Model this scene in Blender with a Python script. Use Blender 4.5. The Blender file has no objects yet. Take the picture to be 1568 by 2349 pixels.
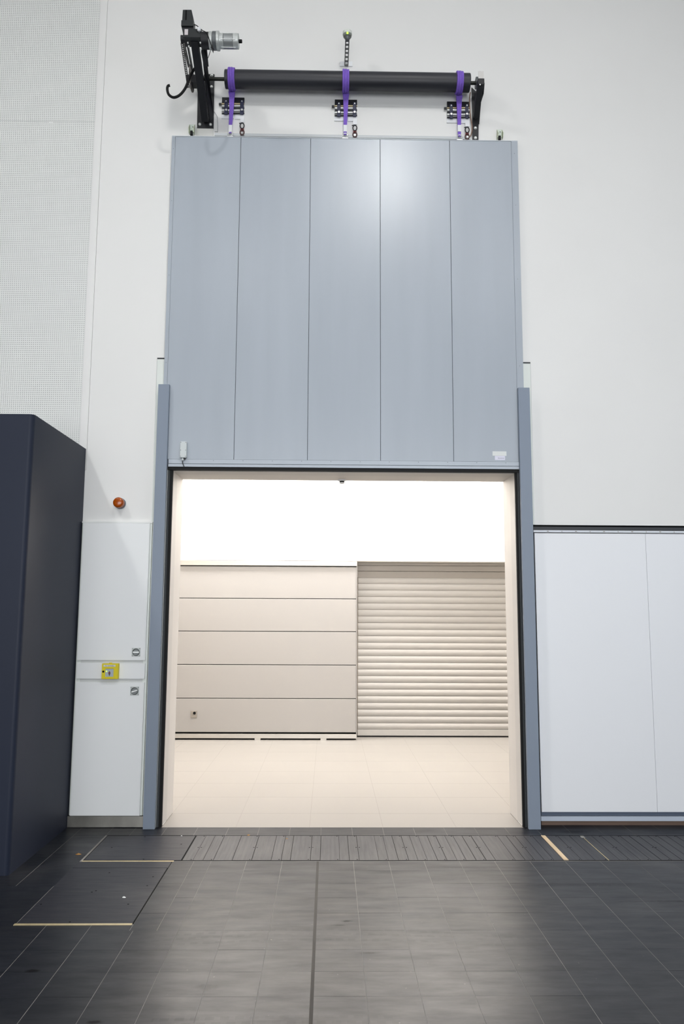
import bpy, bmesh, math, random
from mathutils import Vector, Matrix
random.seed(7)
S = bpy.context.scene
COL = S.collection
# ------------------------------------------------------------------ camera
W, H = 1568, 2349
FPX, PITCH, YAW, ROLL = 1797.1, 0.1262, 0.0162, 0.0048
fwd = Vector((math.sin(YAW)*math.cos(PITCH), math.cos(YAW)*math.cos(PITCH), math.sin(PITCH)))
rt0 = Vector((math.cos(YAW), -math.sin(YAW), 0)); up0 = rt0.cross(fwd)
rt = rt0*math.cos(ROLL) + up0*math.sin(ROLL); up = up0*math.cos(ROLL) - rt0*math.sin(ROLL)
EYE = Vector((0, 0, 1.75))
cd = bpy.data.cameras.new('camera'); cam = bpy.data.objects.new('camera', cd); COL.objects.link(cam)
cd.sensor_fit = 'HORIZONTAL'; cd.sensor_width = 24.0; cd.lens = 24.0*FPX/W; cd.clip_end = 100
M = Matrix((rt, up, -fwd)).transposed().to_4x4(); M.translation = EYE; cam.matrix_world = M
S.camera = cam
# ------------------------------------------------------------------ world, lamps, exposure
w = bpy.data.worlds.new('world'); S.world = w; w.use_nodes = True
w.node_tree.nodes['Background'].inputs[0].default_value = (.8, .9, 1, 1)
w.node_tree.nodes['Background'].inputs[1].default_value = .3
S.view_settings.view_transform = 'Standard'; S.view_settings.look = 'None'
S.view_settings.gamma = 1; S.view_settings.exposure = 0; S.view_settings.use_curve_mapping = False
def area(name, loc, target, size, watts, col, shape='DISK', size_y=None, spread=180):
    l = bpy.data.lights.new(name, 'AREA'); l.shape = shape; l.size = size
    if size_y: l.size_y = size_y
    l.energy = watts; l.color = col; l.spread = math.radians(spread)
    o = bpy.data.objects.new(name, l); COL.objects.link(o); o.location = loc
    o.rotation_euler = (Vector(target)-Vector(loc)).to_track_quat('-Z', 'Y').to_euler(); return o
COOL = (.99, .985, .975); WARM = (1.0, .968, .935)
# high bay spot lamps of the hall
area('hall_lamp', (1.0, -.3, 9.9), (.5, 6.7, 2.2), .75, 82, COOL, spread=95)
area('hall_lamp', (-5.2, 1.2, 9.9), (-.8, 6.7, 1.6), .45, 55, COOL, spread=90)
area('hall_lamp', (5.4, .2, 9.9), (2.6, 6.7, 1.8), .7, 31, COOL, spread=95)
area('hall_lamp', (-2.0, -4.2, 9.9), (-1, 6.7, 1.5), 1.2, 28, COOL, spread=100)
area('hall_lamp', (4.0, -4.2, 9.9), (2, 6.7, 1.5), 1.2, 28, COOL, spread=100)
# fill light added behind the camera for the lower wall; daylight from side windows
area('hall_soft_light', (0, -6.3, 2.6), (-.3, 6, 2.0), 9.5, 268, (.955, .975, 1.0), 'RECTANGLE', 4.6, spread=105)
area('hall_soft_light', (7.2, .5, 3.4), (1.5, 6, 1.0), 4.5, 74, (.60, .74, 1.0), 'RECTANGLE', 3.0)
# wall washers and ceiling lamp of the bright room behind the opening
area('room_lamp', (-1.9, 10.62, 4.22), (-1.9, 10.95, 2.5), 2.8, 215, WARM, 'RECTANGLE', .4)
area('room_lamp', (1.9, 10.62, 4.22), (1.9, 10.95, 2.5), 2.8, 215, WARM, 'RECTANGLE', .4)
area('room_lamp', (.1, 8.8, 4.25), (.1, 8.9, 0), 4.4, 150, WARM, 'RECTANGLE', .9)

def at(px, py, Y):
    """point of the plane y = Y that lies on the sight line through that spot of the photograph"""
    d = fwd + rt*((px-W/2)/FPX) - up*((py-H/2)/FPX)
    return EYE + d*(Y/d.y)
# ------------------------------------------------------------------ materials
def lin(c):
    return tuple(((v/255)/12.92 if v/255 <= .04045 else ((v/255+.055)/1.055)**2.4) for v in c)+(1,)
MATS = {}
def mat(name, rgb, rough=.5, metal=0., spec=.5, var=0., scale=(6, 6, 6), bump=0., coord='Object', rvar=0., emit=None, detail=4., objvar=0., trans=0.):
    if name in MATS: return MATS[name]
    m = bpy.data.materials.new(name); m.use_nodes = True; nt = m.node_tree; N = nt.nodes; L = nt.links
    b = N['Principled BSDF']; b.inputs['Roughness'].default_value = rough; b.inputs['Metallic'].default_value = metal
    b.inputs['Specular IOR Level'].default_value = spec; b.inputs['Transmission Weight'].default_value = trans
    base = lin(rgb)
    tc = N.new('ShaderNodeTexCoord'); mp = N.new('ShaderNodeMapping'); mp.inputs['Scale'].default_value = scale
    if coord == 'World':
        ge = N.new('ShaderNodeNewGeometry'); L.new(ge.outputs['Position'], mp.inputs[0])
    else: L.new(tc.outputs[coord], mp.inputs[0])
    nz = N.new('ShaderNodeTexNoise'); nz.inputs['Detail'].default_value = detail; L.new(mp.outputs[0], nz.inputs['Vector'])
    nz.inputs['Scale'].default_value = 1
    mr = N.new('ShaderNodeMapRange'); mr.inputs[1].default_value = .3; mr.inputs[2].default_value = .7
    mr.inputs[3].default_value = 1-var; mr.inputs[4].default_value = 1+var; L.new(nz.outputs[0], mr.inputs[0])
    mul = N.new('ShaderNodeVectorMath'); mul.operation = 'SCALE'; mul.inputs[0].default_value = base[:3]; L.new(mr.outputs[0], mul.inputs['Scale'])
    out = mul.outputs[0]
    if objvar:
        oi = N.new('ShaderNodeObjectInfo'); m2 = N.new('ShaderNodeMapRange'); m2.inputs[3].default_value = 1-objvar; m2.inputs[4].default_value = 1+objvar
        L.new(oi.outputs['Random'], m2.inputs[0]); s2 = N.new('ShaderNodeVectorMath'); s2.operation = 'SCALE'
        L.new(out, s2.inputs[0]); L.new(m2.outputs[0], s2.inputs['Scale']); out = s2.outputs[0]
    L.new(out, b.inputs['Base Color'])
    if rvar:
        r = N.new('ShaderNodeMapRange'); r.inputs[1].default_value = .3; r.inputs[2].default_value = .7
        r.inputs[3].default_value = rough-rvar; r.inputs[4].default_value = rough+rvar
        L.new(nz.outputs[0], r.inputs[0]); L.new(r.outputs[0], b.inputs['Roughness'])
    if bump:
        bp = N.new('ShaderNodeBump'); bp.inputs['Strength'].default_value = bump; bp.inputs['Distance'].default_value = .002
        L.new(nz.outputs[0], bp.inputs['Height']); L.new(bp.outputs[0], b.inputs['Normal'])
    if emit:
        b.inputs['Emission Color'].default_value = lin(emit[0]); b.inputs['Emission Strength'].default_value = emit[1]
    MATS[name] = m; m['out'] = 0
    return m
wallm = mat('white_wall_paint', (234, 234, 232), .6, spec=.3, var=.012, scale=(1.2, 1.2, 1.2), bump=.05)
panelw = mat('white_panel_lacquer', (238, 240, 243), .42, spec=.4, var=.01, scale=(.8, .8, .5))
acou = mat('acoustic_board', (234, 236, 233), .7, spec=.2, var=.01)
acouback = mat('grey_fleece', (176, 179, 177), .95, spec=.1)
cabm = mat('cabinet_lacquer', (238, 240, 240), .45, spec=.4, var=.01, scale=(1, 1, .5))
gapm = mat('dark_gap', (24, 25, 26), .9, spec=.1)
slotm = mat('anodised_dark', (58, 60, 63), .5, spec=.4)
navy = mat('navy_coating', (36, 42, 58), .5, spec=.25, var=.05, scale=(1, 1, 1))
leafm = mat('grey_blue_metal', (172, 180, 189), .30, spec=.5, var=.03, scale=(5, 5, .5), rvar=.015, coord='Object')
postm = mat('post_grey_blue', (133, 144, 159), .45, spec=.4, var=.02, scale=(2, 2, .6))
alum = mat('aluminium', (205, 207, 205), .35, metal=.7, var=.05, scale=(30, 30, 2))
steel = mat('brushed_steel', (150, 148, 142), .38, metal=.85, var=.25, scale=(5, 5, 3), rvar=.08)
zinc = mat('zinc_plated', (214, 216, 214), .35, metal=.6, var=.1, scale=(40, 40, 40))
rubber = mat('black_rubber', (12, 13, 14), .6, spec=.25)
brush = mat('dark_seal', (48, 52, 54), .6, spec=.3)
blackp = mat('black_paint', (30, 31, 35), .5, spec=.45, var=.1, scale=(12, 12, 12))
plast = mat('black_plastic', (38, 42, 43), .45, spec=.4)
tubem = mat('dark_tube_paint', (44, 45, 51), .48, spec=.5, var=.2, scale=(1.3, 14, 14), rvar=.08)
purple = mat('violet_webbing', (130, 100, 200), .75, spec=.2, var=.08, scale=(60, 60, 60))
tagm = mat('white_tag', (238, 240, 242), .6)
cream = mat('cream_cladding', (157, 154, 151), .5, spec=.35, var=.01, scale=(1, 1, 1))
creamw = mat('room_wall_paint', (240, 236, 230), .7, spec=.2)
shut = mat('shutter_cream', (170, 167, 163), .45, spec=.4)
ralu = mat('champagne_rail', (178, 174, 168), .35, metal=.5, var=.06, scale=(2, 20, 20))
jambm = mat('jamb_cream', (202, 198, 194), .5, spec=.35, var=.012, scale=(8, 8, .8))
yellow = mat('yellow_plastic', (222, 204, 0), .4, spec=.4)
darkred = mat('dark_red', (110, 24, 40), .4)
redm = mat('red_paint', (130, 30, 28), .5)
ledg = mat('green_led', (200, 255, 90), .4, emit=((190, 255, 70), 1.6))
oliv = mat('pale_olive_plastic', (196, 204, 176), .5)
bluem = mat('dark_blue_paint', (22, 28, 62), .45)
pine = mat('pine_wood', (200, 178, 146), .55, var=.14, scale=(40, 3, 40), coord='Object')
brass = mat('brass_strip', (206, 190, 150), .35, metal=.4, var=.08, scale=(30, 30, 30))
brownw = mat('brown_wood', (116, 94, 80), .6, var=.15, scale=(3, 30, 30))
brownc = mat('brown_cable', (140, 112, 96), .6)
grout = mat('light_grout', (132, 130, 127), .85, spec=.2, var=.2, scale=(3, 3, 3))
sealm = mat('dark_sealant', (52, 49, 46), .7, spec=.3, var=.15, scale=(20, 4, 20))
creamf = mat('cream_floor', (142, 138, 133), .34, spec=.4, var=.012, scale=(.7, .7, .7), coord='World')
creamg = mat('cream_joint', (126, 121, 114), .7)
gearm = mat('grey_cast_metal', (104, 108, 110), .45, metal=.3, var=.1, scale=(20, 20, 20))
amber = mat('amber_lens', (186, 84, 4), .18, spec=.6, var=.25, scale=(55, 55, 55), trans=.25)
pebm = mat('white_scrap', (230, 232, 230), .8)
leafb = mat('dry_leaf', (150, 112, 60), .8, var=.2, scale=(60, 60, 60))

# slate tile: streaks along the tile, per-tile tone, a few stains with a place of their own
def floor_mat(name, rgb, rough, spec, streak, objvar, stains=True):
    m = mat(name, rgb, rough, spec=spec, var=.14, scale=streak, coord='World', rvar=.03, bump=.03, objvar=objvar, detail=6.)
    nt = m.node_tree; N = nt.nodes; L = nt.links; b = N['Principled BSDF']
    src = b.inputs['Base Color'].links[0].from_socket
    ge = N.new('ShaderNodeNewGeometry')
    # broad cloudy dust
    cl = N.new('ShaderNodeTexNoise'); cl.inputs['Scale'].default_value = 1.1; cl.inputs['Detail'].default_value = 5
    L.new(ge.outputs['Position'], cl.inputs['Vector'])
    mr = N.new('ShaderNodeMapRange'); mr.inputs[1].default_value = .52; mr.inputs[2].default_value = .80; mr.inputs[4].default_value = .22
    L.new(cl.outputs[0], mr.inputs[0])
    # chalky specks and scuffs
    sp = N.new('ShaderNodeTexNoise'); sp.inputs['Scale'].default_value = 42; sp.inputs['Detail'].default_value = 2
    L.new(ge.outputs['Position'], sp.inputs['Vector'])
    sr = N.new('ShaderNodeMapRange'); sr.inputs[1].default_value = .35; sr.inputs[2].default_value = .68; sr.inputs[3].default_value = spec*.72; sr.inputs[4].default_value = spec*1.3
    st = N.new('ShaderNodeTexNoise'); st.inputs['Scale'].default_value = 1; st.inputs['Detail'].default_value = 7; st.inputs['Roughness'].default_value = .62
    sm = N.new('ShaderNodeMapping'); sm.inputs['Scale'].default_value = (streak[0]*2.2, streak[1]*1.5, 1); L.new(ge.outputs['Position'], sm.inputs[0]); L.new(sm.outputs[0], st.inputs['Vector'])
    L.new(st.outputs[0], sr.inputs[0]); L.new(sr.outputs[0], b.inputs['Specular IOR Level'])
    m3 = N.new('ShaderNodeMapRange'); m3.inputs[1].default_value = .74; m3.inputs[2].default_value = .80; m3.inputs[4].default_value = .5
    L.new(sp.outputs[0], m3.inputs[0])
    ad = N.new('ShaderNodeMath'); ad.operation = 'MAXIMUM'; L.new(mr.outputs[0], ad.inputs[0]); L.new(m3.outputs[0], ad.inputs[1])
    mx = N.new('ShaderNodeMix'); mx.data_type = 'RGBA'; L.new(ad.outputs[0], mx.inputs['Factor']); L.new(src, mx.inputs['A'])
    mx.inputs['B'].default_value = lin((118, 116, 114)); out = mx.outputs['Result']
    SR = []
    if stains:
        for (cx, cy, rx, ry, k) in STAINS:
            sub = N.new('ShaderNodeVectorMath'); sub.operation = 'SUBTRACT'; L.new(ge.outputs['Position'], sub.inputs[0]); sub.inputs[1].default_value = (cx, cy, 0)
            dv = N.new('ShaderNodeVectorMath'); dv.operation = 'DIVIDE'; L.new(sub.outputs[0], dv.inputs[0]); dv.inputs[1].default_value = (rx, ry, 1)
            ln = N.new('ShaderNodeVectorMath'); ln.operation = 'LENGTH'; L.new(dv.outputs[0], ln.inputs[0])
            aa = N.new('ShaderNodeMath'); aa.operation = 'MULTIPLY_ADD'; L.new(sp.outputs[0], aa.inputs[0]); aa.inputs[1].default_value = 1.2; L.new(ln.outputs['Value'], aa.inputs[2])
            r = N.new('ShaderNodeMapRange'); r.inputs[1].default_value = 1.1; r.inputs[2].default_value = 1.9; r.inputs[3].default_value = k; r.inputs[4].default_value = 0
            L.new(aa.outputs[0], r.inputs[0]); SR.append(r.outputs[0])
            mm = N.new('ShaderNodeMix'); mm.data_type = 'RGBA'; L.new(r.outputs[0], mm.inputs['Factor']); L.new(out, mm.inputs['A']); mm.inputs['B'].default_value = lin((22, 22, 24)); out = mm.outputs['Result']
    # faint rows of tyre dashes and the stains also take away some of the sheen
    dark = None
    def mth(op, a, c=None, d=None):
        n = N.new('ShaderNodeMath'); n.operation = op
        for i, v in enumerate((a, c, d)):
            if v is None: continue
            if isinstance(v, (int, float)): n.inputs[i].default_value = v
            else: L.new(v, n.inputs[i])
        return n.outputs[0]
    if stains:
        sx = N.new('ShaderNodeSeparateXYZ'); L.new(ge.outputs['Position'], sx.inputs[0]); PX, PY = sx.outputs[0], sx.outputs[1]
        tot = None
        for (c0, cv, x0, x1, off) in [(4.60, -.11, -1.0, 1.25, 0.), (4.545, -.11, -1.0, 1.25, .5), (4.47, -.10, -.9, 1.15, .2), (3.66, -.05, -.75, .75, .1), (3.615, -.05, -.75, .75, .6)]:
            yc = mth('MULTIPLY_ADD', mth('POWER', mth('ABSOLUTE', PX), 2.), cv, c0)
            inr = mth('LESS_THAN', mth('ABSOLUTE', mth('SUBTRACT', PY, yc)), .013)
            dash = mth('LESS_THAN', mth('FRACT', mth('MULTIPLY_ADD', PX, 15.5, off+20)), .6)
            rng = mth('MULTIPLY', mth('GREATER_THAN', PX, x0), mth('LESS_THAN', PX, x1))
            t_ = mth('MULTIPLY', mth('MULTIPLY', inr, dash), rng); tot = t_ if tot is None else mth('MAXIMUM', tot, t_)
        fade = N.new('ShaderNodeMapRange'); fade.inputs[1].default_value = .40; fade.inputs[2].default_value = .62; fade.inputs[4].default_value = .30; L.new(cl.outputs[0], fade.inputs[0])
        tot = mth('MULTIPLY', tot, fade.outputs[0])
        for r_ in SR: tot = mth('MAXIMUM', tot, r_)
        L.new(mth('MULTIPLY', sr.outputs[0], mth('MULTIPLY_ADD', tot, -.85, 1.)), b.inputs['Specular IOR Level'])
    L.new(out, b.inputs['Base Color'])
    return m
STAINS = [(-1.435, 3.985+.12, .035, .018, .95), (-.99, 3.62, .035, .016, .9), (-1.73, 5.88, .07, .10, .55),
          (.115, 4.72, .03, .012, .8), (.07, 4.66, .04, .010, .6), (-.56, 3.93, .05, .03, .35), (1.02, 5.66, .35, .02, .35),
          (1.62, 5.32, .4, .03, .35), (2.25, 5.02, .45, .018, .5), (1.98, 6.54, .12, .05, .6), (.22, 4.30, .05, .008, .6)]
tilem = floor_mat('slate_tile', (25, 28, 35), .39, .25, (1.6, 9, 3), .10)
deckm = floor_mat('deck_board', (46, 47, 52), .40, .30, (26, 1.6, 3), .09, False)
hatchm = floor_mat('hatch_plate', (40, 41, 48), .44, .2, (2.2, 34, 3), .04, False)

# ------------------------------------------------------------------ mesh helpers
def bolt(parent, q, r=.0095, h=.012, washer=1.45, m=None, name='bolt'):
    q = Vector(q); prof = [(0, r*washer), (.004, r*washer), (.0041, r), (h, r), (h+.002, r*.6)] if washer else [(0, r), (h, r)]
    return part(name, MB().lathe(q+Vector((0, .003, 0)), q-Vector((0, 1, 0)), prof, 12), m or zinc, parent)
class MB:
    def __init__(s): s.v = []; s.f = []; s.sm = False
    def add(s, vs, fs):
        o = len(s.v); s.v += [tuple(v) for v in vs]; s.f += [tuple(i+o for i in f) for f in fs]; return s
    def box(s, x0, x1, y0, y1, z0, z1):
        return s.add([(x0,y0,z0),(x1,y0,z0),(x1,y1,z0),(x0,y1,z0),(x0,y0,z1),(x1,y0,z1),(x1,y1,z1),(x0,y1,z1)],
                     [(3,2,1,0),(4,5,6,7),(0,1,5,4),(1,2,6,5),(2,3,7,6),(3,0,4,7)])
    def prism(s, pts, vec):
        """closed polygon pts (3-D, planar) pushed along vec"""
        n = len(pts); vec = Vector(vec); P = [Vector(p) for p in pts]
        nrm = Vector((0,0,0))
        for i in range(n): nrm += (P[i]-P[0]).cross(P[(i+1) % n]-P[0])
        if nrm.dot(vec) > 0: P.reverse()
        return s.add(P+[p+vec for p in P], [tuple(range(n)), tuple(range(2*n-1, n-1, -1))]+[((i+1) % n, i, n+i, n+(i+1) % n) for i in range(n)])
    def lathe(s, p0, p1, prof, seg=24, caps=True):
        """profile [(t along p0-p1 in metres, radius)]"""
        s.sm = True; p0 = Vector(p0); ax = (Vector(p1)-p0).normalized()
        a = ax.orthogonal().normalized(); b = ax.cross(a); vs = []; fs = []
        for t, r in prof:
            for k in range(seg):
                th = 2*math.pi*k/seg; vs.append(p0+ax*t+(a*math.cos(th)+b*math.sin(th))*r)
        for i in range(len(prof)-1):
            for k in range(seg):
                k2 = (k+1) % seg; fs.append((i*seg+k, i*seg+k2, (i+1)*seg+k2, (i+1)*seg+k))
        if caps: fs.append(tuple(range(seg-1, -1, -1))); fs.append(tuple(range((len(prof)-1)*seg, len(prof)*seg)))
        return s.add(vs, fs)
    def cyl(s, p0, p1, r, seg=20, r1=None):
        return s.lathe(p0, p1, [(0, r), ((Vector(p1)-Vector(p0)).length, r if r1 is None else r1)], seg)
    def bar(s, p0, p1, wx, h):
        """rectangular bar between two points, wx wide along x, h deep across"""
        p0 = Vector(p0); p1 = Vector(p1); d = (p1-p0).normalized(); n = d.cross(Vector((1, 0, 0))).normalized()
        X = Vector((wx/2, 0, 0)); n = n*h/2
        return s.prism([p0-X-n, p0+X-n, p0+X+n, p0-X+n], p1-p0)
    def tube(s, pts, r, seg=10, sub=6):
        s.sm = True; P = [Vector(p) for p in pts]; Q = []
        for i in range(len(P)-1):
            a = P[max(i-1, 0)]; b = P[i]; c = P[i+1]; d = P[min(i+2, len(P)-1)]
            for k in range(sub):
                t = k/sub; Q.append(.5*((2*b)+(c-a)*t+(2*a-5*b+4*c-d)*t*t+(3*b-a-3*c+d)*t**3))
        Q.append(P[-1]); vs = []; fs = []; ref = None
        for i, q in enumerate(Q):
            d = (Q[min(i+1, len(Q)-1)]-Q[max(i-1, 0)]).normalized()
            if ref is None: ref = d.orthogonal().normalized()
            ref = (ref-d*ref.dot(d)).normalized(); b = d.cross(ref)
            for k in range(seg):
                th = 2*math.pi*k/seg; vs.append(q+(ref*math.cos(th)+b*math.sin(th))*r)
        for i in range(len(Q)-1):
            for k in range(seg):
                k2 = (k+1) % seg; fs.append((i*seg+k, i*seg+k2, (i+1)*seg+k2, (i+1)*seg+k))
        fs.append(tuple(range(seg-1, -1, -1))); fs.append(tuple(range((len(Q)-1)*seg, len(Q)*seg)))
        return s.add(vs, fs)
    def ring(s, c, R, r, ax=(0, 1, 0), sx=1., sz=1., seg=24, sg=8):
        """torus about axis y, stretched in x / z"""
        s.sm = True; c = Vector(c); vs = []; fs = []
        for i in range(seg):
            th = 2*math.pi*i/seg; e = Vector((math.cos(th)*sx, 0, math.sin(th)*sz))
            for k in range(sg):
                ph = 2*math.pi*k/sg; vs.append(c+e*R+Vector((math.cos(th), 0, math.sin(th)))*r*math.cos(ph)+Vector((0, r*math.sin(ph), 0)))
        for i in range(seg):
            for k in range(sg):
                i2 = (i+1) % seg; k2 = (k+1) % sg; fs.append((i*sg+k, i*sg+k2, i2*sg+k2, i2*sg+k))
        return s.add(vs, fs)
    def mesh(s, name, m, origin=(0, 0, 0)):
        me = bpy.data.meshes.new(name); o = Vector(origin)
        me.from_pydata([tuple(Vector(v)-o) for v in s.v], [], s.f); me.materials.append(m)
        if s.sm:
            me.polygons.foreach_set('use_smooth', [True]*len(me.polygons)); me.set_sharp_from_angle(angle=math.radians(38))
        me.update(); return me
ORG = {}
def link(o, parent=None):
    COL.objects.link(o)
    if parent: o.parent = parent
    return o
def thing(name, label, cat, loc=(0, 0, 0), group=None):
    o = bpy.data.objects.new(name, None); link(o); o.location = loc; o.empty_display_size = .1
    o['label'] = label; o['category'] = cat
    if group: o['group'] = group
    ORG[o.name] = Vector(loc); return o
def part(name, mb, m, parent, bevel=0, label=None):
    org = ORG[parent.name]
    o = bpy.data.objects.new(name, mb.mesh(name, m, org)); link(o, parent); ORG[o.name] = org
    if bevel:
        md = o.modifiers.new('bevel', 'BEVEL'); md.width = bevel; md.segments = 2; md.limit_method = 'ANGLE'
    if label: o['label'] = label
    return o
def solo(name, mb, m, label, cat, loc=(0, 0, 0), group=None, bevel=0):
    o = bpy.data.objects.new(name, mb.mesh(name, m, loc)); link(o); o.location = loc; ORG[o.name] = Vector(loc)
    o['label'] = label; o['category'] = cat
    if group: o['group'] = group
    if bevel:
        md = o.modifiers.new('bevel', 'BEVEL'); md.width = bevel; md.segments = 2; md.limit_method = 'ANGLE'
    return o
def struct(name, mb, m, parent=None):
    o = bpy.data.objects.new(name, mb.mesh(name, m)); link(o, parent); ORG[o.name] = Vector((0, 0, 0))
    if parent is None: o['kind'] = 'structure'
    return o
def inst(name, me, parent, loc, rot=None):
    o = bpy.data.objects.new(name, me); link(o, parent); o.location = loc
    if rot: o.rotation_euler = rot
    return o

# ------------------------------------------------------------------ measures (metres)
WY = 6.70            # face of the white wall
JL, JR = -1.346, 1.603
DZ = 2.945           # clear height of the opening
XL, XR, YB, CZ = -6.5, 7.5, -6.5, 10.0
RY = 7.12            # room side of the wall
# ------------------------------------------------------------------ hall shell
struct('wall_left', MB().box(XL-.2, XL, YB, RY, 0, CZ), wallm)
struct('wall_right', MB().box(XR, XR+.2, YB, RY, 0, CZ), wallm)
struct('wall_front', MB().box(XL-.2, XR+.2, YB-.2, YB, 0, CZ), wallm)
struct('ceiling', MB().box(XL-.2, XR+.2, YB-.2, RY, CZ, CZ+.2), wallm)
wb = MB()
wb.box(-3.62, JL-.004, WY, RY, -.02, DZ+.004); wb.box(JR+.004, 1.752, WY, RY, -.02, 2.50); wb.box(JR+.004, XR, WY, RY, 2.50, DZ+.004)
wb.box(1.752, XR, WY+.07, RY, -.02, 2.50)
wb.box(-2.101, XR, WY, RY, DZ+.004, CZ); wb.box(XL, -3.62, WY, RY, -.02, CZ); wb.box(-3.62, -2.103, WY+.03, RY, DZ+.004, CZ)
wall = struct('wall_back', wb, wallm)
# plain border strip beside the perforated boards
part('plaster_strip', MB().box(-2.170, -2.104, WY+.001, WY+.03, DZ+.006, CZ), wallm, wall)
# perforated acoustic boards: every hole cut out of the sheet
def perforated(x0, nx, z0, nz, skip=()):
    P = .018; R = .0039; mb = MB(); vs = []; fs = []
    for j in range(nz+1):
        for i in range(nx+1): vs.append((x0+i*P, 0, z0+j*P))
    for j in range(nz):
        for i in range(nx):
            a = j*(nx+1)+i; cor = (a, a+1, a+nx+2, a+nx+1)
            if (i, j) in skip: fs.append(cor); continue
            cx = x0+(i+.5)*P; cz = z0+(j+.5)*P; o = len(vs)
            for k in range(8):
                th = math.radians(-157.5+45*k); vs.append((cx+R*math.cos(th), 0, cz+R*math.sin(th)))
            # 8 hole vertices: k0,k1.. start lower-left going round
            fs += [(cor[0], o+1, o+0), (cor[0], cor[1], o+2, o+1), (cor[1], o+3, o+2), (cor[1], cor[2], o+4, o+3),
                   (cor[2], o+5, o+4), (cor[2], cor[3], o+6, o+5), (cor[3], o+7, o+6), (cor[3], cor[0], o+0, o+7)]
    mb.v = [(x, WY, z) for x, y, z in vs]; mb.f = fs; return mb
NX = 80; X0 = -2.171-NX*.018
zb = 2.96; n1 = 179; z1 = zb+n1*.018+.002; n2 = 120
part('acoustic_board', perforated(X0, NX, zb, n1, {(57, 178), (58, 178)}), acou, wall)
part('acoustic_board', perforated(X0, NX, z1, n2), acou, wall)
part('fleece_backing', MB().box(X0, -2.171, WY+.006, WY+.012, zb, z1+n2*.018), acouback, wall)
part('plaster_strip', MB().box(X0, -2.171, WY+.001, WY+.03, z1+n2*.018+.002, CZ), wallm, wall)

# ------------------------------------------------------------------ hall floor
fl = MB(); fl.box(XL-.2, XR+.2, YB-.2, 6.666, -.12, -.0008); fl.box(1.70, XR, 6.666, 6.742, -.12, -.0008)
floor = struct('floor', fl, grout)
TC = {}
def tile(x0, x1, y0, y1, g=.003, m=None, name='tile', top=0.):
    w_ = round(x1-x0-g, 4); d_ = round(y1-y0-(.0009 if name == 'tile' else g), 4)
    if w_ < .004 or d_ < .004: return
    key = (w_, d_, name)
    if key not in TC: TC[key] = MB().box(-w_/2, w_/2, -d_/2, d_/2, -.012, 0).mesh(name, m or tilem)
    return inst(name, TC[key], floor, ((x0+x1)/2, (y0+y1)/2, top+random.uniform(-.0003, .0003)),
                (0 if name == 'board' else random.uniform(-.0012, .0012), random.uniform(-.0012, .0012), 0))
GX, GY, T = -.065, 3.84, .25
def grid(xa, xb, ya, yb, xs, ys):
    xs = [xa]+[x for x in xs if xa+.02 < x < xb-.02]+[xb]; ys = [ya]+[y for y in ys if ya+.02 < y < yb-.02]+[yb]
    for i in range(len(xs)-1):
        for j in range(len(ys)-1): tile(xs[i], xs[i+1], ys[j], ys[j+1])
gx = [GX+T*k for k in range(-12, 14)]; gy = [GY+T*k for k in range(-3, 8)]
# dark expansion joint on the centre line instead of one grout line
jx0, jx1 = GX-.007, GX+.007
grid(-1.815, jx0, 3.34, 4.59, gx, gy)
grid(jx1, 2.185, 3.34, 4.59, gx, gy)
grid(-1.085, jx0, 4.59, 5.797, [-.935]+[x for x in gx if x > -.9], gy)
grid(jx1, 2.685, 4.59, 5.797, gx, gy)
grid(-1.746, -1.085, 4.59, 4.668, gx, gy)
grid(-2.315, -1.744, 4.59, 5.30, [-1.855, -2.11], gy)
grid(-2.315, -1.735, 5.30, 6.655, [-2.235, -1.985], [5.462, 5.712, 5.97, 6.22, 6.44])
gk = [-.05+.25*k for k in range(-6, 14)]
grid(-1.735, 1.70, 6.44, 6.666, gk, [])
grid(1.70, 3.2, 6.44, 6.742, gk, [])
part('expansion_joint', MB().box(GX-.0085, GX+.0085, -6, 5.797, -.01, -.0003), sealm, floor)
# far tiles outside the picture, joined
ff = MB()
def ffill(xa, xb, ya, yb):
    x = xa
    while x < xb-.05:
        y = ya
        while y < yb-.05:
            x2 = min(x+T, xb); y2 = min(y+T, yb); ff.box(x+.0015, x2-.0015, y+.0015, y2-.0015, -.01, 0); y += T
        x += T
ffill(XL, jx0-.008, YB+.09, 3.34); ffill(jx1+.008, XR, YB+.09, 3.34)
ffill(XL, -1.815, 3.34, 4.59); ffill(XL, -2.315, 4.59, 5.49); ffill(2.185, XR, 3.34, 4.59); ffill(2.685, XR, 4.59, 5.797); ffill(3.2, XR, 6.44, 6.742)
o = part('tile_field', ff, tilem, floor); o['kind'] = 'stuff'
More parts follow.
